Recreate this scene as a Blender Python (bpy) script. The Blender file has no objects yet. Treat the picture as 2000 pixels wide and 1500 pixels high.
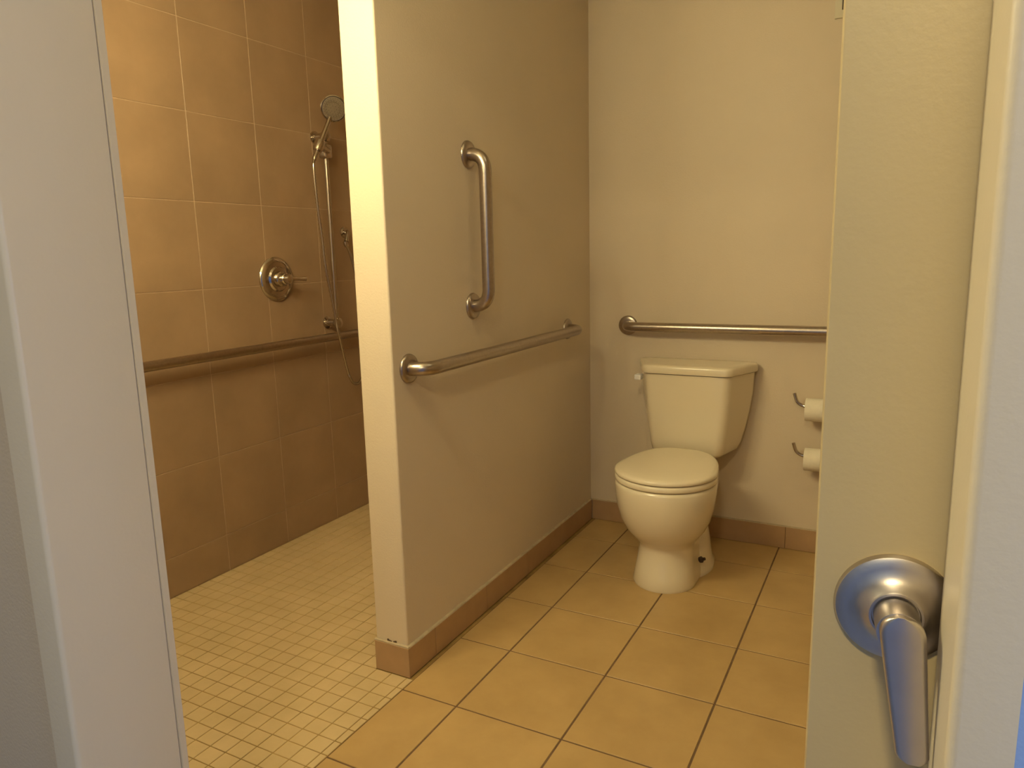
import bpy, bmesh, math, random
from mathutils import Vector, Matrix
random.seed(7)
S = bpy.context.scene
COL = S.collection

# ------------------------------------------------------------------ camera
cam_d = bpy.data.cameras.new('camera')
cam = bpy.data.objects.new('camera', cam_d)
COL.objects.link(cam)
CAM = Vector((0.9918, -1.4899, 1.1975))
RX = Vector((0.883704362, 0.467410618, -0.024370362))
RY = Vector((0.060869017, -0.166395461, -0.984178598))
RZ = Vector((-0.464070645, 0.868239520, -0.175495220))
M = Matrix((RX, -RY, -RZ)).transposed().to_4x4()
M.translation = CAM
cam.matrix_world = M
cam_d.sensor_fit = 'HORIZONTAL'
cam_d.sensor_width = 36.0
cam_d.lens = 36.0 * 1419.97 / 2000.0
cam_d.clip_start = 0.01
S.camera = cam

# ------------------------------------------------------------------ world, lights, exposure
w = bpy.data.worlds.new('world')
S.world = w
w.use_nodes = True
w.node_tree.nodes['Background'].inputs[0].default_value = (0.35, 0.42, 0.6, 1)
w.node_tree.nodes['Background'].inputs[1].default_value = 0.02
S.view_settings.view_transform = 'Standard'
S.view_settings.look = 'None'
S.view_settings.gamma = 1.0
S.view_settings.use_curve_mapping = False
S.view_settings.exposure = 0.06

WARM = (1.0, 0.87, 0.51)
VANITY_STRENGTH = 83.0


def area(name, loc, aim, sx, sy, power, color):
    d = bpy.data.lights.new(name, 'AREA')
    d.shape = 'RECTANGLE'
    d.size, d.size_y, d.energy, d.color = sx, sy, power, color
    o = bpy.data.objects.new(name, d)
    o.location = loc
    o.rotation_euler = (Vector(aim) - Vector(loc)).to_track_quat('-Z', 'Y').to_euler()
    COL.objects.link(o)
    return o


area('hall_ceiling_light', (0.95, -2.05, 2.38), (0.95, -2.05, 0), 0.2, 0.2, 20, (1.0, 0.80, 0.44))
area('hall_window_light', (2.42, -1.40, 1.05), (0.0, -1.10, 0.7), 0.6, 1.1, 8, (0.42, 0.58, 1.0))
area('bathroom_fill_light', (0.80, 0.20, 2.40), (0.80, 0.20, 0), 0.3, 0.3, 1.2, WARM)  # unseen fill lamp added to lift the left jamb and back wall


# ------------------------------------------------------------------ materials
def mat(name, col, rough=0.6, metal=0.0, mott=0.0, mscale=8.0, bump=0.0, bscale=300.0,
        spec=0.5, coat=0.0, col2=None, rnd=0.0, emit=None, estr=0.0):
    m = bpy.data.materials.new(name)
    m.use_nodes = True
    nt = m.node_tree
    b = nt.nodes['Principled BSDF']
    b.inputs['Roughness'].default_value = rough
    b.inputs['Metallic'].default_value = metal
    b.inputs['Specular IOR Level'].default_value = spec
    b.inputs['Coat Weight'].default_value = coat
    b.inputs['Coat Roughness'].default_value = 0.08
    b.inputs['Base Color'].default_value = (*col, 1)
    if emit:
        b.inputs['Emission Color'].default_value = (*emit, 1)
        b.inputs['Emission Strength'].default_value = estr
    tc = nt.nodes.new('ShaderNodeNewGeometry')
    if mott > 0 or col2 or rnd > 0:
        n = nt.nodes.new('ShaderNodeTexNoise')
        n.inputs['Scale'].default_value = mscale
        n.inputs['Detail'].default_value = 5
        n.inputs['Roughness'].default_value = 0.6
        nt.links.new(tc.outputs['Position'], n.inputs['Vector'])
        r = nt.nodes.new('ShaderNodeValToRGB')
        r.color_ramp.elements[0].position = 0.3
        r.color_ramp.elements[1].position = 0.7
        lo = tuple(c * (1 - mott) for c in col)
        hi = tuple(min(1, c * (1 + mott)) for c in (col2 or col))
        r.color_ramp.elements[0].color = (*lo, 1)
        r.color_ramp.elements[1].color = (*hi, 1)
        nt.links.new(n.outputs['Fac'], r.inputs['Fac'])
        out = r.outputs['Color']
        if rnd > 0:
            oi = nt.nodes.new('ShaderNodeObjectInfo')
            mr = nt.nodes.new('ShaderNodeMapRange')
            mr.inputs['To Min'].default_value = 1 - rnd
            mr.inputs['To Max'].default_value = 1 + rnd
            nt.links.new(oi.outputs['Random'], mr.inputs['Value'])
            hs = nt.nodes.new('ShaderNodeHueSaturation')
            nt.links.new(mr.outputs['Result'], hs.inputs['Value'])
            nt.links.new(out, hs.inputs['Color'])
            out = hs.outputs['Color']
        nt.links.new(out, b.inputs['Base Color'])
    if bump > 0:
        n2 = nt.nodes.new('ShaderNodeTexNoise')
        n2.inputs['Scale'].default_value = bscale
        n2.inputs['Detail'].default_value = 3
        nt.links.new(tc.outputs['Position'], n2.inputs['Vector'])
        bp = nt.nodes.new('ShaderNodeBump')
        bp.inputs['Strength'].default_value = bump
        bp.inputs['Distance'].default_value = 0.001
        nt.links.new(n2.outputs['Fac'], bp.inputs['Height'])
        nt.links.new(bp.outputs['Normal'], b.inputs['Normal'])
    return m


PAINT = mat('wall_paint', (0.68, 0.58, 0.44), 0.55, mott=0.02, mscale=3, bump=0.5, bscale=220)
CEIL = mat('ceiling_paint', (0.70, 0.65, 0.50), 0.8, bump=0.3)
FRAMEP = mat('frame_enamel', (0.79, 0.70, 0.53), 0.38, mott=0.02, mscale=2, bump=0.25, bscale=160)
DOORP = mat('door_enamel', (0.68, 0.55, 0.30), 0.4, mott=0.03, mscale=3, bump=0.25, bscale=160)
BLUEP = mat('hall_wall_paint', (0.30, 0.45, 0.78), 0.6, bump=0.3)
CARPET = mat('hall_carpet', (0.17, 0.24, 0.44), 0.95, mott=0.2, mscale=200)  # blue daylight on the floor is put into the carpet colour
WTILE = mat('wall_tile_glaze', (0.33, 0.22, 0.13), 0.42, mott=0.06, mscale=4, rnd=0.03,
            col2=(0.365, 0.245, 0.145), bump=0.2, bscale=60)
WGROUT = mat('wall_grout', (0.50, 0.36, 0.235), 0.8, mott=0.1, mscale=20)
FTILE = mat('floor_tile_glaze', (0.47, 0.315, 0.13), 0.42, mott=0.06, mscale=5, rnd=0.02,
            col2=(0.51, 0.35, 0.15), bump=0.25, bscale=50)
FGROUT = mat('floor_grout', (0.16, 0.095, 0.05), 0.9, mott=0.2, mscale=30)
MTILE = mat('mosaic_glaze', (0.55, 0.42, 0.22), 0.5, mott=0.05, mscale=6, rnd=0.015,
            col2=(0.60, 0.46, 0.26), bump=0.2, bscale=60)
MGROUT = mat('mosaic_grout', (0.22, 0.135, 0.035), 0.9, mott=0.25, mscale=9, col2=(0.33, 0.215, 0.07))
BTILE = mat('base_tile_glaze', (0.43, 0.275, 0.145), 0.5, mott=0.08, mscale=9, rnd=0.03, bump=0.2, bscale=60)
CAULK = mat('caulk', (0.52, 0.43, 0.29), 0.6, mott=0.15, mscale=40)
DIRT = mat('chipped_edge', (0.10, 0.06, 0.03), 0.9)
STEEL = mat('brushed_steel', (0.44, 0.38, 0.33), 0.30, metal=1.0, mott=0.08, mscale=90)
NICKEL = mat('satin_nickel', (0.62, 0.57, 0.53), 0.34, metal=1.0, mott=0.03, mscale=50)
CHROME = mat('chrome', (0.58, 0.53, 0.48), 0.09, metal=1.0)
CHINA = mat('vitreous_china', (0.80, 0.71, 0.53), 0.16, spec=0.5, coat=0.3)
PLASTIC = mat('seat_plastic', (0.82, 0.73, 0.55), 0.22, spec=0.5)
WHITEP = mat('white_plastic', (0.85, 0.84, 0.86), 0.3)
PAPER = mat('tissue_paper', (0.86, 0.80, 0.66), 0.95, mott=0.03, mscale=60, bump=0.3)
DARK = mat('dark_metal', (0.05, 0.03, 0.02), 0.5)
CARD = mat('cardboard', (0.35, 0.24, 0.14), 0.9)
GLOW = mat('lit_diffuser', (0.9, 0.85, 0.75), 0.5, emit=WARM, estr=VANITY_STRENGTH)


# ------------------------------------------------------------------ helpers
def link(name, me, m, parent=None, smooth=False):
    o = bpy.data.objects.new(name, me)
    if m and not me.materials:
        me.materials.append(m)
    COL.objects.link(o)
    if parent:
        o.parent = parent
    if smooth:
        for p in me.polygons:
            p.use_smooth = True
    return o


def finish(name, bm, m, parent=None, smooth=False, angle=None):
    bmesh.ops.recalc_face_normals(bm, faces=bm.faces)
    me = bpy.data.meshes.new(name)
    bm.to_mesh(me)
    bm.free()
    o = link(name, me, m, parent, smooth)
    if smooth and angle:
        me.set_sharp_from_angle(angle=math.radians(angle))
    return o


def bbox(bm, x0, x1, y0, y1, z0, z1, bev=0.0, seg=2):
    vs = [bm.verts.new((x, y, z)) for x in (x0, x1) for y in (y0, y1) for z in (z0, z1)]
    fs = [(0, 1, 3, 2), (4, 6, 7, 5), (0, 4, 5, 1), (2, 3, 7, 6), (0, 2, 6, 4), (1, 5, 7, 3)]
    faces = [bm.faces.new([vs[i] for i in f]) for f in fs]
    if bev > 0:
        es = list({e for f in faces for e in f.edges})
        bmesh.ops.bevel(bm, geom=es, offset=bev, segments=seg, affect='EDGES', profile=0.5)


def box(name, x0, x1, y0, y1, z0, z1, m, parent=None, bev=0.0, seg=2):
    bm = bmesh.new()
    bbox(bm, x0, x1, y0, y1, z0, z1, bev, seg)
    return finish(name, bm, m, parent, smooth=bev > 0, angle=35 if bev > 0 else None)


def prism(name, pts, z0, z1, m, parent=None, smooth=False):
    bm = bmesh.new()
    a = [bm.verts.new((x, y, z0)) for x, y in pts]
    b = [bm.verts.new((x, y, z1)) for x, y in pts]
    n = len(pts)
    for i in range(n):
        bm.faces.new((a[i], a[(i + 1) % n], b[(i + 1) % n], b[i]))
    bm.faces.new(a[::-1])
    bm.faces.new(b)
    return finish(name, bm, m, parent, smooth, 40 if smooth else None)


def loft(bm, rings, cap0=True, cap1=True):
    vr = [[bm.verts.new(p) for p in r] for r in rings]
    n = len(vr[0])
    for a, b in zip(vr, vr[1:]):
        for i in range(n):
            bm.faces.new((a[i], a[(i + 1) % n], b[(i + 1) % n], b[i]))
    if cap0:
        bm.faces.new(vr[0][::-1])
    if cap1:
        bm.faces.new(vr[-1])
    return vr


def lathe(bm, prof, origin, axis, seg=48):
    """prof: (radius, height) pairs turned about axis through origin."""
    ax = Vector(axis).normalized()
    t = Vector((0, 0, 1)) if abs(ax.z) < 0.9 else Vector((1, 0, 0))
    u = ax.cross(t).normalized()
    v = ax.cross(u)
    o = Vector(origin)
    rings = []
    for r, h in prof:
        r = max(r, 1e-5)
        rings.append([o + ax * h + (u * math.cos(a) + v * math.sin(a)) * r
                      for a in [2 * math.pi * i / seg for i in range(seg)]])
    loft(bm, rings)


def round_path(pts, rad, n=8):
    out = [Vector(pts[0])]
    for i in range(1, len(pts) - 1):
        p, a, b = Vector(pts[i]), Vector(pts[i - 1]), Vector(pts[i + 1])
        da, db = (a - p).normalized(), (b - p).normalized()
        r = rad[i - 1] if isinstance(rad, (list, tuple)) else rad
        s, e = p + da * r, p + db * r
        for k in range(n + 1):
            t = k / n
            out.append(s.lerp(p, t).lerp(p.lerp(e, t), t))
    out.append(Vector(pts[-1]))
    return out


def catmull(pts, n=8):
    P = [Vector(p) for p in pts]
    P = [2 * P[0] - P[1]] + P + [2 * P[-1] - P[-2]]
    out = []
    for i in range(1, len(P) - 2):
        for k in range(n):
            t = k / n
            a, b, c, d = P[i - 1:i + 3]
            out.append(0.5 * ((2 * b) + (c - a) * t + (2 * a - 5 * b + 4 * c - d) * t * t + (3 * b - a - 3 * c + d) * t ** 3))
    out.append(P[-2])
    return out


def tube(bm, path, r, seg=20):
    """round tube along path; r is a number or one radius per point"""
    path = [Vector(p) for p in path]
    n = len(path)
    rad = r if isinstance(r, (list, tuple)) else [r] * n
    T = []
    for i in range(n):
        T.append((path[min(i + 1, n - 1)] - path[max(i - 1, 0)]).normalized())
    t0 = T[0]
    u = t0.orthogonal().normalized()
    rings = []
    for i in range(n):
        u = (u - T[i] * u.dot(T[i])).normalized()
        v = T[i].cross(u)
        rings.append([path[i] + (u * math.cos(a) + v * math.sin(a)) * rad[i]
                      for a in [2 * math.pi * k / seg for k in range(seg)]])
    loft(bm, rings)


def tag(o, label=None, cat=None, group=None, kind=None):
    if label:
        o['label'] = label
    if cat:
        o['category'] = cat
    if group:
        o['group'] = group
    if kind:
        o['kind'] = kind
    return o


def thing(name, loc, label, cat, group=None):
    o = bpy.data.objects.new(name, None)
    o.location = loc
    o.empty_display_size = 0.05
    COL.objects.link(o)
    return tag(o, label, cat, group)


def put(o):
    """keep the world-space coordinates the mesh was modelled in under a moved parent"""
    p = o.parent
    if p:
        base = Vector((0, 0, 0))
        q = p
        while q:
            base += q.location
            q = q.parent
        o.data.transform(Matrix.Translation(-base))
        o.location = (0, 0, 0)
    return o


_tiles = {}


def tile_mesh(sx, sy, t, m, bev=0.0012):
    key = (round(sx, 4), round(sy, 4), round(t, 4), m.name)
    if key in _tiles:
        return _tiles[key]
    bm = bmesh.new()
    hx, hy = sx / 2, sy / 2
    b = min(bev, hx * 0.3, hy * 0.3, t * 0.5)
    rings = [[(-hx, -hy, 0), (hx, -hy, 0), (hx, hy, 0), (-hx, hy, 0)],
             [(-hx, -hy, t - b), (hx, -hy, t - b), (hx, hy, t - b), (-hx, hy, t - b)],
             [(-hx + b, -hy + b, t), (hx - b, -hy + b, t), (hx - b, hy - b, t), (-hx + b, hy - b, t)]]
    loft(bm, rings)
    bmesh.ops.recalc_face_normals(bm, faces=bm.faces)
    me = bpy.data.meshes.new('tile')
    bm.to_mesh(me)
    bm.free()
    me.materials.append(m)
    _tiles[key] = me
    return me


def tile(name, parent, u0, u1, v0, v1, w0, t, m, frame, joint, jit=0.0):
    """a tile covering [u0,u1]x[v0,v1] less half joints; frame = 'floor','xplus' (on a wall facing +X),'xminus','yminus'"""
    if u1 - u0 < joint * 2 or v1 - v0 < joint * 2:
        return None
    me = tile_mesh(u1 - u0 - joint, v1 - v0 - joint, t, m)
    o = bpy.data.objects.new(name, me)
    COL.objects.link(o)
    o.parent = parent
    cu, cv = (u0 + u1) / 2, (v0 + v1) / 2
    if frame == 'floor':
        R, p = Matrix.Identity(3), (cu, cv, w0)
    elif frame == 'xplus':      # u = Y, v = Z
        R, p = Matrix(((0, 0, 1), (1, 0, 0), (0, 1, 0))), (w0, cu, cv)
    elif frame == 'yminus':     # u = X, v = Z, facing -Y
        R, p = Matrix(((1, 0, 0), (0, 0, -1), (0, 1, 0))), (cu, w0, cv)
    M4 = R.to_4x4()
    if jit:
        M4 = M4 @ Matrix.Rotation(random.uniform(-jit, jit), 4, 'Z')
    M4.translation = Vector(p)
    o.matrix_local = M4
    return o


# ------------------------------------------------------------------ key dimensions (metres)
XS = -1.274        # shower tile face
PXL, PXR = -0.312, -0.199   # partition faces
PY0 = 0.061        # partition end face
YB = 1.475         # back wall
XR = 2.1           # right wall
YFB, YFF = -0.848, -0.990   # doorway wall: bathroom face / hall face
ZC = 2.44
T = 0.31

# ------------------------------------------------------------------ setting: walls, ceiling
wall_left = box('wall_left', XS - 0.12, XS - 0.0015, -0.85, YB + 0.1, -0.02, ZC, WGROUT)
tag(wall_left, 'tan square-tiled shower wall carrying the valve and slide bar', 'wall', kind='structure')
zs = [0.0, 0.147, 0.4635, 0.7805, 1.098, 1.4135, 1.7235, 2.0365, 2.35, ZC]
ys = [-0.85, -0.585, -0.2715, 0.0435, 0.357, 0.6705, 0.984, 1.2975, YB]
for i in range(len(ys) - 1):
    for j in range(len(zs) - 1):
        tile('wall_tile', wall_left, ys[i], ys[i + 1], zs[j], zs[j + 1], XS - 0.0015, 0.0015, WTILE, 'xplus', 0.0030)

wall_shower_back = box('wall_shower_back', XS - 0.0015, PXL, YB + 0.0015, YB + 0.1, -0.02, ZC, WGROUT)
tag(wall_shower_back, 'tan tiled end wall of the shower behind the partition', 'wall', kind='structure')
xsb = [XS, -0.97, -0.657, -0.344, PXL]
for i in range(len(xsb) - 1):
    for j in range(len(zs) - 1):
        tile('wall_tile', wall_shower_back, xsb[i], xsb[i + 1], zs[j], zs[j + 1], YB + 0.0015, 0.0015, WTILE, 'yminus', 0.0030)

wall_back = box('wall_back', PXR, XR, YB, YB + 0.1, -0.02, ZC, PAINT)
tag(wall_back, 'plain beige painted wall behind the toilet', 'wall', kind='structure')
wall_right = box('wall_right', XR, XR + 0.1, YFB - 0.02, YB + 0.1, -0.02, ZC, PAINT)
tag(wall_right, 'beige painted wall at the far right of the bathroom', 'wall', kind='structure')

# partition: long wall with softly rounded corner beads at its free end
r = 0.006
pts = [(PXR, YB + 0.0), (PXR, PY0 + r)]
pts += [(PXR - r + r * math.cos(a), PY0 + r - r * math.sin(a)) for a in [math.pi / 2 * k / 5 for k in range(1, 6)]]
pts += [(PXL + r - r * math.sin(a), PY0 + r - r * math.cos(a)) for a in [math.pi / 2 * k / 5 for k in range(0, 6)]]
pts += [(PXL, YB)]
wall_partition = prism('wall_partition', pts, -0.004, ZC, PAINT, smooth=True)
tag(wall_partition, 'beige partition wall with a narrow brightly lit end between shower and toilet', 'wall', kind='structure')

ceiling = box('ceiling', XS - 0.12, XR + 0.1, -0.85, YB + 0.1, ZC, ZC + 0.08, CEIL)
tag(ceiling, 'pale flat bathroom ceiling', 'ceiling', kind='structure')

# doorway wall in two pieces and a header
JL, JR = 0.054, 1.035
wfl = box('wall_front_left', XS - 0.12, JL - 0.05, YFF, YFB, -0.02, ZC, PAINT)
tag(wfl, 'wall left of the doorway between bathroom and hall', 'wall', kind='structure')
wfr = box('wall_front_right', JR + 0.036, 2.6, YFF + 0.004, -0.876, -0.02, ZC, BLUEP)
tag(wfr, 'light blue hall wall just right of the doorway', 'wall', kind='structure')
wfh = box('wall_front_header', JL - 0.05, JR + 0.036, YFF, -0.876, 2.16, ZC, PAINT)
tag(wfh, 'wall above the doorway', 'wall', kind='structure')

# door frame: pressed profile with rounded near corner and a groove near the far edge
def arc(cx, cy, rr, a0, a1, n=6):
    return [(cx + rr * math.cos(math.radians(a0 + (a1 - a0) * k / n)),
             cy + rr * math.sin(math.radians(a0 + (a1 - a0) * k / n))) for k in range(n + 1)]


pl = [(JL - 0.05, -1.0)] + arc(JL - 0.007, -0.993, 0.007, -90, 0) + \
     [(JL, -0.8515), (JL - 0.004, -0.8505), (JL - 0.004, -0.8485), (JL, -0.8475), (JL, -0.838), (JL - 0.05, -0.838)]
trim_1 = prism('trim_1', pl, -0.02, 2.16, FRAMEP, smooth=True)
tag(trim_1, 'painted left door jamb with a rounded near edge and a thin groove', 'door frame', kind='structure')
pr_ = [(JR + 0.036, -1.0)] + arc(JR + 0.007, -0.993, 0.007, 270, 180) + [(JR, -0.8725), (JR + 0.036, -0.8725)]
trim_2 = prism('trim_2', pr_, -0.02, 2.16, FRAMEP, smooth=True)
tag(trim_2, 'painted right door jamb with a rounded edge beside the lever', 'door frame', kind='structure')
trim_3 = box('trim_3', JL, JR, -1.0, -0.876, 2.10, 2.16, FRAMEP)
tag(trim_3, 'painted head of the door frame', 'door frame', kind='structure')

# hall shell behind the camera
hl = box('wall_hall_left', -0.9, -0.8, -2.7, YFF, -0.02, ZC, PAINT)
hb = box('wall_hall_back', -0.8, 2.5, -2.8, -2.7, -0.02, ZC, BLUEP)
hr = box('wall_hall_right', 2.5, 2.6, -2.8, YFF, -0.02, ZC, BLUEP)
hc = box('ceiling_hall', -0.9, 2.6, -2.8, YFF, ZC, ZC + 0.08, CEIL)
for o, l in ((hl, 'beige hall wall left of the camera'), (hb, 'blue hall wall behind the camera'),
             (hr, 'blue hall wall right of the camera'), (hc, 'pale hall ceiling')):
    tag(o, l, 'ceiling' if 'ceiling' in l else 'wall', kind='structure')

# ------------------------------------------------------------------ floors
floor = box('floor', -0.1785, XR, YFB, YB, -0.06, -0.002, FGROUT)
tag(floor, 'floor of large square tan tiles with dark grout', 'floor', kind='structure')
fh = box('floor_hall', -0.8, 2.5, -2.7, YFB, -0.06, -0.001, CARPET)
tag(fh, 'carpeted hall floor', 'floor', kind='structure')
fx = [-0.1785, 0.0, T, 2 * T, 3 * T, 4 * T, 5 * T, 6 * T, XR]
fy = [YFB, -2 * T, -T, 0, T, 2 * T, 3 * T, 4 * T, YB - 0.001]
for i in range(len(fx) - 1):
    for j in range(len(fy) - 1):
        tile('floor_tile', floor, fx[i], fx[i + 1], fy[j], fy[j + 1], -0.002, 0.002, FTILE, 'floor', 0.0052)

fs = box('floor_shower', XS - 0.0015, -0.1785, YFB, YB + 0.0015, -0.06, -0.0015, MGROUT)
tag(fs, 'shower floor of small cream mosaic tiles', 'floor', kind='structure')
PXM, PYM = 0.0541, 0.0513
cells = []
xc = -0.2005
c = 0
while xc > XS + 0.004:
    x0 = max(xc - PXM, XS)
    k = -17
    while True:
        y0 = 0.0013 + k * PYM
        if y0 > YB - 0.01:
            break
        y1 = min(y0 + PYM, YB)
        if y0 > YFB:
            # skip what the partition covers
            xe = xc
            if y1 > PY0 - 0.009 + 0.03:
                xe = min(xc, PXL - 0.001)
            if xe - x0 > 0.008:
                d2 = ((x0 + xc) / 2 - CAM.x) ** 2 + ((y0 + y1) / 2 - CAM.y) ** 2
                # is it inside the doorway view? (between the left jamb and the partition end)
                az = math.degrees(math.atan2((x0 + xc) / 2 - CAM.x, (y0 + y1) / 2 - CAM.y))
                seen = -55.2 < az < -37.5
                cells.append((0 if seen else 1, d2, x0, xe, y0, y1))
        k += 1
    xc -= PXM
    c += 1
cells.sort()
for s, d, x0, x1, y0, y1 in cells[:300]:
    if y1 > PY0 - 0.009 and x1 > PXL:
        y1 = PY0 - 0.009
    tile('mosaic_tile', fs, x0, x1, y0, y1, -0.0015, 0.0015, MTILE, 'floor', 0.0025, 0.012)
bm = bmesh.new()
for s, d, x0, x1, y0, y1 in cells[300:]:
    j = 0.00125
    if y1 > PY0 - 0.009 and x1 > PXL:
        y1 = PY0 - 0.009
    b = 0.0008
    rr = [[(x0 + j, y0 + j, -0.0015), (x1 - j, y0 + j, -0.0015), (x1 - j, y1 - j, -0.0015), (x0 + j, y1 - j, -0.0015)],
          [(x0 + j, y0 + j, -b), (x1 - j, y0 + j, -b), (x1 - j, y1 - j, -b), (x0 + j, y1 - j, -b)],
          [(x0 + j + b, y0 + j + b, 0), (x1 - j - b, y0 + j + b, 0), (x1 - j - b, y1 - j - b, 0), (x0 + j + b, y1 - j - b, 0)]]
    loft(bm, rr)
o = finish('far_mosaic_tiles', bm, MTILE, fs)
o['kind'] = 'stuff'
k = -17
while 0.0013 + k * PYM < PY0 - 0.03:
    y0 = 0.0013 + k * PYM
    if y0 > YFB:
        tile('edge_strip_tile', fs, -0.2005, -0.1785, y0, min(y0 + PYM, PY0 - 0.009), -0.0015, 0.0015, MTILE, 'floor', 0.0030, 0.01)
    k += 1

# ------------------------------------------------------------------ baseboards
bh = 0.092
bs = box('baseboard_side', PXR, PXR + 0.004, PY0 - 0.004, YB, 0.0, bh - 0.001, FGROUT)
tag(bs, 'tan tile baseboard running along the partition toward the toilet', 'baseboard', kind='structure')
yy = [PY0 - 0.0085, 0.19, 0.502, 0.814, 1.126, YB - 0.010]
for a, b in zip(yy, yy[1:]):
    tile('baseboard_tile', bs, a, b, 0.0, bh, PXR + 0.004, 0.005, BTILE, 'xplus', 0.0016)
bm = bmesh.new()
n = 60
rings = []
for i in range(n + 1):
    y = PY0 - 0.008 + (YB - 0.01 - PY0 + 0.008) * i / n
    h = 0.0035 + 0.0016 * math.sin(i * 1.7) * math.sin(i * 0.6)
    rings.append([(PXR, y, bh - 0.001), (PXR + 0.0088, y, bh - 0.001), (PXR + 0.007, y, bh + h * 0.6), (PXR, y, bh + h)])
loft(bm, rings)
finish('caulk_bead', bm, CAULK, bs)
be = box('baseboard_end', PXL, PXR, PY0 - 0.004, PY0, 0.0, bh - 0.001, FGROUT)
tag(be, 'single base tile across the end of the partition', 'baseboard', kind='structure')
tile('baseboard_tile', be, PXL, PXR + 0.0095, 0.0, bh, PY0 - 0.004, 0.005, BTILE, 'yminus', 0.0004)
box('caulk_bead', PXL - 0.001, PXR + 0.0085, PY0 - 0.0085, PY0, bh - 0.001, bh + 0.0045, CAULK, be, 0.0012)
bm = bmesh.new()
for x, h in ((-0.270, 0.006), (-0.265, 0.0035), (-0.2595, 0.002), (-0.248, 0.0035), (-0.2425, 0.0055)):
    z = bh + 0.0042
    bbox(bm, x, x + 0.0055, PY0 - 0.0022, PY0 - 0.0004, z, z + h)
o = finish('paint_chip', bm, DIRT, be)
tag(o, 'dark chipped paint just above the base tile')
bb = box('baseboard_back', PXR + 0.009, XR, YB - 0.004, YB, 0.0, bh - 0.001, FGROUT)
tag(bb, 'tan tile baseboard along the wall behind the toilet', 'baseboard', kind='structure')
xx = [PXR + 0.009, 0.018, 0.33, 0.642, 0.954, 1.266, 1.578, 1.89, XR]
for a, b in zip(xx, xx[1:]):
    tile('baseboard_tile', bb, a, b, 0.0, bh, YB - 0.004, 0.005, BTILE, 'yminus', 0.0016)
box('caulk_bead', PXR + 0.009, XR, YB - 0.008, YB, bh - 0.001, bh + 0.003, CAULK, bb)

# ------------------------------------------------------------------ grab bars
def flange(bm, p, nrm, R=0.0415):
    lathe(bm, [(R, 0), (R, 0.003), (R - 0.002, 0.007), (R - 0.006, 0.0095), (0.024, 0.0105), (0.0, 0.0105)], p, nrm, 48)


def grab_bar(name, a, b, nrm, off, label, group=None, rad=0.0195, bend=0.055):
    nv = Vector(nrm)
    a, b = Vector(a), Vector(b)
    t = thing(name, a, label, 'grab bar', group)
    bm = bmesh.new()
    path = round_path([a + nv * 0.009, a + nv * off, b + nv * off, b + nv * 0.009], min(bend, off * 0.95), 12)
    tube(bm, path, rad, 32)
    put(finish('bar', bm, STEEL, t, True, 50))
    for p in (a, b):
        bm = bmesh.new()
        flange(bm, p, nrm)
        put(finish('flange', bm, STEEL, t, True, 40))
    return t


grab_bar('grab_bar', (PXR, 0.488, 1.500), (PXR, 0.488, 1.040), (1, 0, 0), 0.060,
         'short vertical steel grab bar on the partition wall')
grab_bar('grab_bar', (PXR, 0.132, 0.893), (PXR, 1.228, 0.893), (1, 0, 0), 0.060,
         'long horizontal steel grab bar on the partition wall, below the vertical one')
grab_bar('grab_bar', (-0.024, YB, 0.888), (0.890, YB, 0.888), (0, -1, 0), 0.058,
         'horizontal steel grab bar on the back wall above the toilet tank')
grab_bar('grab_bar', (XS, -0.35, 0.857), (XS, 1.36, 0.857), (1, 0, 0), 0.056,
         'long dark steel grab bar along the tiled shower wall', rad=0.0175)

# ------------------------------------------------------------------ shower valve
vc = Vector((XS, 0.7185, 1.1215))
t = thing('shower_valve', vc, 'round chrome shower valve with a lever on the tiled wall', 'shower valve')
bm = bmesh.new()
lathe(bm, [(0.090, 0), (0.090, 0.004), (0.084, 0.012), (0.072, 0.016), (0.070, 0.013), (0.052, 0.014), (0.046, 0.020), (0.034, 0.022), (0.0, 0.022)], vc, (1, 0, 0), 64)
put(finish('escutcheon', bm, CHROME, t, True, 35))
bm = bmesh.new()
lathe(bm, [(0.031, 0.020), (0.031, 0.036), (0.027, 0.040), (0.023, 0.042), (0.023, 0.056), (0.0195, 0.060),
           (0.0195, 0.074), (0.017, 0.081), (0.011, 0.085), (0.0, 0.086)], vc, (1, 0, 0), 40)
put(finish('hub', bm, CHROME, t, True, 35))
bm = bmesh.new()
tube(bm, [vc + Vector((0.070, 0.012, 0)), vc + Vector((0.071, 0.035, -0.001)), vc + Vector((0.070, 0.075, -0.003)), vc + Vector((0.068, 0.098, -0.004)), vc + Vector((0.068, 0.102, -0.004))],
     [0.0085, 0.0075, 0.0085, 0.0095, 0.005], 20)
put(finish('lever', bm, CHROME, t, True, 50))

# ------------------------------------------------------------------ slide bar, handset, hose
sb = Vector((XS, 1.003, 0.917))
t = thing('shower_slide_bar', sb, 'slim chrome vertical slide bar with round ends on the shower tiles', 'slide bar')
bm = bmesh.new()
tube(bm, [(-1.217, 1.003, 0.895), (-1.217, 1.003, 1.735)], 0.0095, 20)
put(finish('rail', bm, CHROME, t, True, 50))
for z in (0.917, 1.712):
    bm = bmesh.new()
    lathe(bm, [(0.027, 0), (0.027, 0.006), (0.016, 0.010), (0.0155, 0.046), (0.021, 0.052), (0.0235, 0.063), (0.021, 0.074), (0.012, 0.081), (0.0, 0.083)],
          (XS, 1.003, z), (1, 0, 0), 32)
    put(finish('wall_mount', bm, CHROME, t, True, 35))
bm = bmesh.new()
bbox(bm, -1.240, -1.196, 0.980, 1.026, 1.620, 1.680, 0.010, 3)
tube(bm, [(-1.205, 1.000, 1.652), (-1.180, 0.950, 1.655), (-1.163, 0.915, 1.660)], [0.015, 0.014, 0.013], 20)
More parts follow.
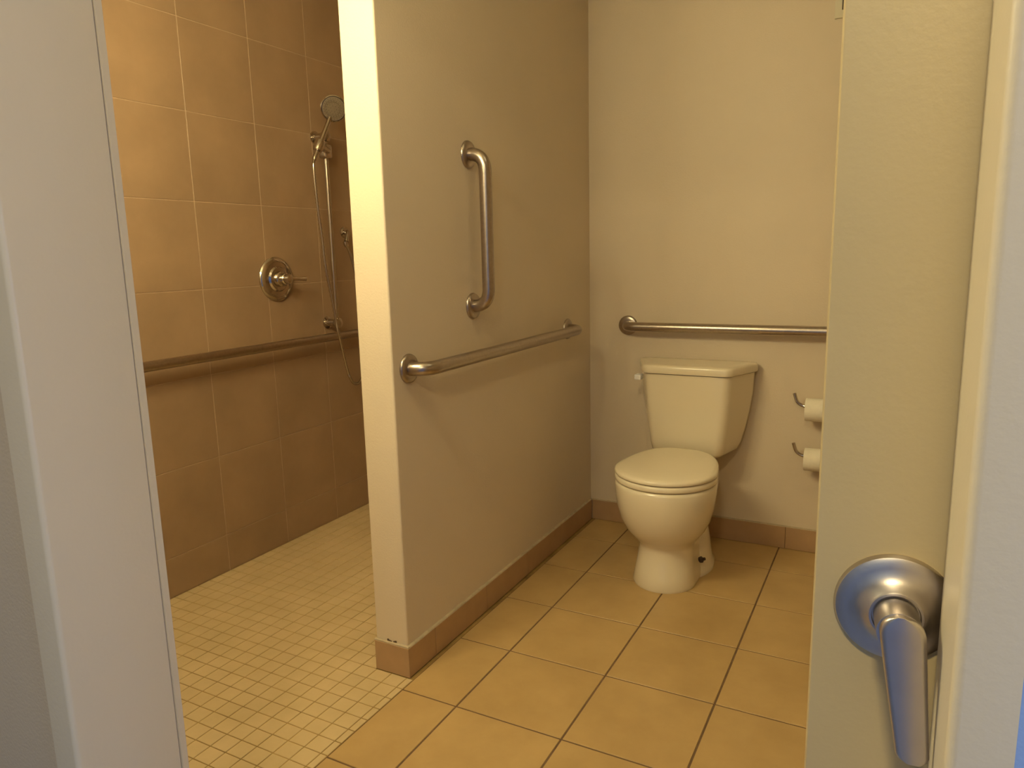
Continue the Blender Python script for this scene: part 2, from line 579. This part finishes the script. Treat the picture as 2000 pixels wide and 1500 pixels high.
lathe(bm, [(0.0185, -0.022), (0.021, -0.01), (0.021, 0.016), (0.0185, 0.022)], (-1.155, 0.897, 1.656), (0.09, 0.44, 0.90), 28)
put(finish('sliding_holder', bm, CHROME, t, True, 40))

ha = Vector((-1.160, 0.876, 1.612))
hd = Vector((-1.135, 0.978, 1.812))
t = thing('handheld_shower_head', ha, 'round chrome handheld shower head resting in the slide bar holder', 'shower head')
fn = Vector((0.60, -0.74, -0.30)).normalized()      # spray face normal
hb_ = hd - fn * 0.034
d = (hb_ - ha).normalized()
bm = bmesh.new()
tube(bm, [ha, ha + d * 0.02, ha + d * 0.05, ha + d * 0.11, ha + d * 0.155, hb_ - d * 0.045, hb_ + fn * 0.012],
     [0.0085, 0.011, 0.0115, 0.0105, 0.010, 0.012, 0.016], 24)
put(finish('handle', bm, CHROME, t, True, 50))
bm = bmesh.new()
lathe(bm, [(0.012, -0.030), (0.030, -0.024), (0.046, -0.012), (0.053, 0.0), (0.054, 0.006), (0.050, 0.009), (0.047, 0.006), (0.0, 0.006)], hd, fn, 48)
put(finish('head', bm, CHROME, t, True, 35))
bm = bmesh.new()
lathe(bm, [(0.0465, 0.004), (0.0465, 0.0085), (0.036, 0.0095), (0.035, 0.008), (0.027, 0.008), (0.026, 0.010), (0.0, 0.011)], hd, fn, 40)
sp = put(finish('spray_plate', bm, mat('spray_grey', (0.16, 0.12, 0.075), 0.6), t, True, 30))
bm = bmesh.new()
u = fn.orthogonal().normalized()
v = fn.cross(u)
for ri, cnt in ((0.012, 6), (0.021, 12), (0.031, 18), (0.041, 24)):
    for k in range(cnt):
        a = 2 * math.pi * k / cnt
        p = hd + (u * math.cos(a) + v * math.sin(a)) * ri
        lathe(bm, [(0.0016, 0.007), (0.0012, 0.0125)], p, fn, 6)
put(finish('nozzles', bm, DARK, sp))['kind'] = 'stuff'

hose = [(-1.160, 0.872, 1.606), (-1.160, 0.862, 1.582), (-1.160, 0.862, 1.523), (-1.160, 0.868, 1.419), (-1.160, 0.881, 1.294),
        (-1.160, 0.893, 1.157), (-1.160, 0.921, 1.010), (-1.160, 0.949, 0.859), (-1.160, 0.984, 0.718), (-1.163, 1.003, 0.675), (-1.168, 1.036, 0.640),
        (-1.175, 1.085, 0.640), (-1.18, 1.125, 0.70), (-1.19, 1.150, 0.82), (-1.20, 1.152, 1.0), (-1.21, 1.140, 1.13), (-1.215, 1.120, 1.21), (-1.220, 1.100, 1.262)]
t = thing('shower_hose', hose[0], 'thin chrome shower hose looping down past the steel bar', 'hose')
path = catmull(hose, 14)
bm = bmesh.new()
nn = len(path)
tube(bm, path, [0.0058 + 0.0009 * (1 if i % 2 else -1) for i in range(nn)], 12)
put(finish('flexible_pipe', bm, CHROME, t, True, 60))
for p, q in ((ha - d * 0.002, -d), (Vector((-1.220, 1.0995, 1.262)), Vector((0.1, 0.3, -1)))):
    bm = bmesh.new()
    lathe(bm, [(0.0095, -0.012), (0.011, -0.004), (0.011, 0.006), (0.008, 0.014)], p, q, 20)
    put(finish('hose_nut', bm, CHROME, t, True, 40))

ec = Vector((XS, 1.155, 1.315))
t = thing('hose_outlet_elbow', ec, 'small chrome wall outlet elbow feeding the shower hose', 'shower outlet')
bm = bmesh.new()
lathe(bm, [(0.026, 0), (0.026, 0.004), (0.020, 0.010), (0.0, 0.010)], ec, (1, 0, 0), 32)
put(finish('flange', bm, CHROME, t, True, 35))
bm = bmesh.new()
tube(bm, round_path([ec + Vector((0.008, 0, 0)), ec + Vector((0.048, -0.030, 0)), (-1.2195, 1.103, 1.272)], 0.02, 8), 0.0105, 20)
put(finish('elbow', bm, CHROME, t, True, 50))

# ------------------------------------------------------------------ toilet
TC = 0.287     # centre line in X


def outline(yf, yb, hw, z, hb=None, n=28, cx=TC, ym=None, p=2.0, pb=3.0):
    """closed ring: half ellipse in front, squarer half behind"""
    hb = hb if hb is not None else hw
    ym = ym if ym is not None else yf + hw
    pts_ = []
    for i in range(n):                      # front: from right side round the tip to the left
        a = math.pi * i / n
        c_, s_ = math.cos(a), math.sin(a)
        x = hw * math.copysign(abs(c_) ** (2 / p), c_)
        y = -(ym - yf) * abs(s_) ** (2 / p)
        pts_.append((cx + x, ym + y, z))
    for i in range(n):                      # back: from left to right
        a = math.pi + math.pi * i / n
        c_, s_ = math.cos(a), math.sin(a)
        x = math.copysign(abs(c_) ** (2 / pb), c_)
        f = abs(s_) ** (2 / pb)
        wd = hw + (hb - hw) * min(1, f)
        pts_.append((cx + wd * x, ym + (yb - ym) * f, z))
    return pts_


toilet = thing('toilet', (TC, 1.1, 0), 'off-white two-piece toilet with its lid closed against the back wall', 'toilet')
bm = bmesh.new()
R = [(0.000, 0.872, 1.30, 0.112, 0.115), (0.012, 0.868, 1.30, 0.114, 0.117), (0.05, 0.876, 1.30, 0.107, 0.110),
     (0.10, 0.890, 1.29, 0.101, 0.100), (0.135, 0.896, 1.28, 0.098, 0.095), (0.155, 0.892, 1.28, 0.101, 0.095), (0.18, 0.868, 1.28, 0.120, 0.10),
     (0.21, 0.843, 1.28, 0.142, 0.108), (0.25, 0.822, 1.28, 0.161, 0.115), (0.30, 0.807, 1.28, 0.174, 0.125),
     (0.345, 0.801, 1.29, 0.180, 0.135), (0.375, 0.800, 1.30, 0.181, 0.140), (0.386, 0.803, 1.30, 0.178, 0.139), (0.389, 0.809, 1.295, 0.172, 0.135)]
loft(bm, [outline(yf, yb, hw, z, hb, ym=yf + max(hw, 0.11) * 1.02) for z, yf, yb, hw, hb in R])
put(finish('bowl', bm, CHINA, toilet, True, 60))
# trapway bulge and foot flaring out behind the pedestal
bm = bmesh.new()
R = [(0.0, 0.138, 0.99, 1.33), (0.015, 0.138, 0.99, 1.33), (0.028, 0.130, 1.0, 1.32), (0.07, 0.124, 1.02, 1.31), (0.11, 0.118, 1.04, 1.30),
     (0.15, 0.108, 1.08, 1.29), (0.19, 0.09, 1.12, 1.28), (0.215, 0.06, 1.15, 1.26)]
loft(bm, [outline(yf, yb, hw, z, hw * 0.9, ym=(yf + yb) / 2, pb=2.6) for z, hw, yf, yb in R])
put(finish('trapway', bm, CHINA, toilet, True, 60))
for s in (1,):
    bm = bmesh.new()
    px = TC + s * 0.1365
    lathe(bm, [(0.011, -0.012), (0.012, -0.004), (0.006, 0.0), (0.0055, 0.010), (0.0, 0.011)], (px - s * 0.012, 1.045, 0.080), (s, -0.25, 0.5), 16)
    put(finish('floor_bolt', bm, DARK, toilet, True, 40))
# shelf under the tank
bm = bmesh.new()
loft(bm, [outline(1.14, 1.43, 0.085, 0.30, 0.085, ym=1.24), outline(1.13, 1.45, 0.095, 0.36, 0.095, ym=1.24), outline(1.13, 1.45, 0.098, 0.385, 0.098, ym=1.24),
          outline(1.14, 1.45, 0.094, 0.392, 0.094, ym=1.24)])
put(finish('tank_shelf', bm, CHINA, toilet, True, 60))


# seat ring
def ring_solid(name, prof, m):
    bm_ = bmesh.new()
    loft(bm_, [outline(0.801 + ins, 1.238, 0.1815 - ins, z, 0.150, ym=0.985, pb=3.0) for ins, z in prof])
    return put(finish(name, bm_, m, toilet, True, 50))


ring_solid('seat', [(0.008, 0.3905), (0.002, 0.3925), (0.0, 0.397), (0.0, 0.407), (0.003, 0.4115), (0.010, 0.413)], PLASTIC)
ring_solid('lid', [(0.008, 0.4155), (0.001, 0.417), (-0.001, 0.421), (0.000, 0.4275), (0.005, 0.432), (0.02, 0.4345), (0.06, 0.436), (0.11, 0.4365)], PLASTIC)
for s in (-1, 1):
    bm = bmesh.new()
    bbox(bm, TC + s * 0.07 - 0.022, TC + s * 0.07 + 0.022, 1.195, 1.225, 0.391, 0.430, 0.006, 3)
    put(finish('hinge', bm, PLASTIC, toilet, True, 40))


def tank_ring(f, b, yf, yb, z, rr=0.022, n=6, cx=0.281):
    """trapezoid plan: front half width f, widest half width b near the wall, rounded corners"""
    ybk = yb - 0.03
    corners = [(cx + f, yf), (cx + b, ybk), (cx + b - 0.01, yb), (cx - b + 0.01, yb), (cx - b, ybk), (cx - f, yf)]
    rads = [rr * 1.3, rr * 0.7, 0.006, 0.006, rr * 0.7, rr * 1.3]
    out = []
    m_ = len(corners)
    for i in range(m_):
        p = Vector((*corners[i], 0))
        a = Vector((*corners[i - 1], 0))
        c_ = Vector((*corners[(i + 1) % m_], 0))
        da, dc = (a - p).normalized(), (c_ - p).normalized()
        s_, e_ = p + da * rads[i], p + dc * rads[i]
        for k_ in range(n + 1):
            t_ = k_ / n
            q = s_.lerp(p, t_).lerp(p.lerp(e_, t_), t_)
            out.append((q.x, q.y, z))
    return out


bm = bmesh.new()
TK = [(0.393, 0.110, 0.135, 1.300, 1.440), (0.400, 0.126, 0.158, 1.283, 1.452), (0.412, 0.135, 0.174, 1.275, 1.456), (0.44, 0.139, 0.187, 1.271, 1.458),
      (0.50, 0.146, 0.202, 1.267, 1.459), (0.57, 0.152, 0.216, 1.262, 1.459), (0.64, 0.157, 0.226, 1.258, 1.459), (0.722, 0.160, 0.230, 1.255, 1.459)]
loft(bm, [tank_ring(f, b, yf, yb, z) for z, f, b, yf, yb in TK])
put(finish('tank', bm, CHINA, toilet, True, 60))
bm = bmesh.new()
loft(bm, [tank_ring(0.160, 0.230, 1.257, 1.460, 0.7235), tank_ring(0.167, 0.239, 1.247, 1.463, 0.7255), tank_ring(0.169, 0.241, 1.245, 1.464, 0.731),
          tank_ring(0.169, 0.241, 1.245, 1.464, 0.749), tank_ring(0.166, 0.238, 1.2475, 1.462, 0.7545), tank_ring(0.159, 0.231, 1.254, 1.456, 0.758), tank_ring(0.13, 0.20, 1.28, 1.43, 0.7595)])
put(finish('tank_lid', bm, CHINA, toilet, True, 45))
bm = bmesh.new()
bbox(bm, 0.070, 0.098, 1.272, 1.312, 0.690, 0.712, 0.005, 3)
fh_ = put(finish('flush_handle', bm, WHITEP, toilet, True, 40))
tag(fh_, 'bright white flush handle')

# ------------------------------------------------------------------ toilet paper holders and rolls
def paper_set(zc, which, arm_left):
    yp = 1.408
    t_ = thing('toilet_paper_holder', (0.86, YB, zc), 'chrome hook arm holding the %s toilet paper roll on the back wall' % which, 'paper holder')
    bm_ = bmesh.new()
    lathe(bm_, [(0.022, 0), (0.022, 0.004), (0.016, 0.010), (0.0, 0.010)], (0.86, YB, zc + 0.010), (0, -1, 0), 28)
    put(finish('wall_plate', bm_, CHROME, t_, True, 35))
    bm_ = bmesh.new()
    z = zc + 0.010
    p_ = round_path([(0.86, YB - 0.008, z), (0.86, yp, z), (arm_left + 0.012, yp, z), (arm_left - 0.018, yp, z + 0.010), (arm_left - 0.030, yp, z + 0.050)],
                    [0.02, 0.012, 0.020], 8)
    tube(bm_, p_, 0.0065, 16)
    put(finish('arm', bm_, CHROME, t_, True, 50))
    r_ = thing('toilet_paper_roll', (arm_left + 0.06, yp, zc - 0.043), '%s white toilet paper roll hanging beside the door edge' % which, 'toilet paper')
    bm_ = bmesh.new()
    prof_o = [(0.0195, 0.0), (0.0425, 0.0), (0.0435, 0.002), (0.0435, 0.103), (0.0425, 0.105), (0.0195, 0.105), (0.0195, 0.0)]
    n_ = 40
    o_ = Vector((arm_left + 0.012, yp, zc))
    rg = [[o_ + Vector((h, rr_ * math.cos(2 * math.pi * k_ / n_), rr_ * math.sin(2 * math.pi * k_ / n_))) for k_ in range(n_)] for rr_, h in prof_o]
    loft(bm_, rg, False, False)
    bmesh.ops.remove_doubles(bm_, verts=bm_.verts, dist=1e-5)
    put(finish('paper', bm_, PAPER, r_, True, 40))
    bm_ = bmesh.new()
    rg = [[o_ + Vector((h, rr_ * math.cos(2 * math.pi * k_ / n_), rr_ * math.sin(2 * math.pi * k_ / n_))) for k_ in range(n_)]
          for rr_, h in [(0.0193, 0.001), (0.0193, 0.104), (0.0183, 0.104), (0.0183, 0.001), (0.0193, 0.001)]]
    loft(bm_, rg, False, False)
    bmesh.ops.remove_doubles(bm_, verts=bm_.verts, dist=1e-5)
    put(finish('core', bm_, CARD, r_, True, 40))


paper_set(0.592, 'upper', 0.690)
paper_set(0.398, 'lower', 0.694)

# ------------------------------------------------------------------ wall vent at the top beside the door edge
t = thing('wall_vent', (0.80, YB, 2.05), 'beige wall plate with a dark slot high on the back wall', 'vent')
bm = bmesh.new()
bbox(bm, 0.730, 0.90, YB - 0.010, YB, 1.983, 2.20, 0.002, 2)
put(finish('plate', bm, CEIL, t, True, 40))
bm = bmesh.new()
bbox(bm, 0.7535, 0.88, YB - 0.016, YB - 0.010, 2.008, 2.18)
put(finish('grille', bm, DARK, t))

# ------------------------------------------------------------------ door leaf and lever
ang = math.radians(5.5)
P = Vector((1.0028, -0.862, 0.0))
U = Vector((math.cos(ang), math.sin(ang), 0))
N = Vector((math.sin(ang), -math.cos(ang), 0))
door = bpy.data.objects.new('door_1', None)
door.location = (0, 0, 0)
COL.objects.link(door)
tag(door, 'cream painted door leaf behind the right jamb with a satin lever', 'door', kind='structure')
bm = bmesh.new()
bbox(bm, -0.0600, 0.84, 0.0, 0.044, 0.012, 2.085, 0.0022, 2)
bm.transform(Matrix(((U.x, -N.x, 0, P.x), (U.y, -N.y, 0, P.y), (0, 0, 1, 0), (0, 0, 0, 1))))
finish('leaf', bm, DOORP, door, True, 35)
HZ = 0.9085
hc_ = Vector((P.x, P.y, HZ))
bm = bmesh.new()
lathe(bm, [(0.0448, 0), (0.0450, 0.002), (0.0435, 0.0055), (0.040, 0.0075), (0.036, 0.0080), (0.030, 0.0095), (0.024, 0.0135), (0.0205, 0.0185),
           (0.0195, 0.0195), (0.0178, 0.0195), (0.0172, 0.016), (0.0, 0.016)], hc_, N, 72)
ros = finish('door_handle', bm, NICKEL, door, True, 30)
tag(ros, 'satin nickel lever handle with round rose')
bm = bmesh.new()
lathe(bm, [(0.0162, 0.010), (0.0162, 0.034), (0.0160, 0.046), (0.0, 0.046)], hc_, N, 40)
finish('neck', bm, NICKEL, ros, True, 30)
# lever arm hanging down
bm = bmesh.new()
rings = []
Zv = Vector((0, 0, 1))
ns = 40
for i in range(ns + 1):
    s = i / ns
    z = 0.0155 - 0.1145 * s
    if s < 0.13:
        q = 1 - s / 0.13
        wd = 0.0158 * math.sqrt(max(0.03, 1 - q * q))
    else:
        wd = 0.0158 - (0.0158 - 0.0112) * ((s - 0.13) / 0.87) ** 1.15
    if s > 0.95:
        wd *= math.sqrt(max(0.02, 1 - ((s - 0.95) / 0.05) ** 2 * 0.75))
    th = 0.0065 - 0.0022 * s
    out = 0.046 + 0.004 * s + 0.004 * s * s
    c_ = hc_ + N * out + Zv * z + U * (0.0140 * s)
    ring = []
    cr = min(th * 0.75, wd * 0.45)
    for qx, qn, a0 in ((1, 1, 0), (-1, 1, 90), (-1, -1, 180), (1, -1, 270)):
        for k in range(6):
            a = math.radians(a0 + 90 * k / 5)
            ring.append(c_ + U * (qx * (wd - cr) + cr * math.cos(a)) + N * (qn * (th - cr) + cr * math.sin(a)))
    rings.append(ring)
loft(bm, rings)
finish('lever', bm, NICKEL, ros, True, 40)

# ------------------------------------------------------------------ vanity light on the doorway wall (inside, left of the door)
t = thing('vanity_light', (-0.34, YFB, 1.96), 'four-bulb lit vanity light on the wall left of the doorway', 'wall light')
bm = bmesh.new()
bbox(bm, -0.66, -0.02, YFB, YFB + 0.03, 1.92, 2.00, 0.004, 2)
put(finish('housing', bm, NICKEL, t, True, 40))
for x in (-0.54, -0.42, -0.22, -0.07):
    bm = bmesh.new()
    tube(bm, [(x, YFB + 0.03, 1.96), (x, YFB + 0.12, 1.96)], 0.012, 12)
    put(finish('arm', bm, NICKEL, t, True, 40))
    bm = bmesh.new()
    lathe(bm, [(0.02, -0.055), (0.045, -0.05), (0.052, -0.03), (0.052, 0.03), (0.045, 0.05), (0.02, 0.055)], (x, YFB + 0.17, 1.96), (0, 0, 1), 16)
    put(finish('glass_shade', bm, GLOW, t))
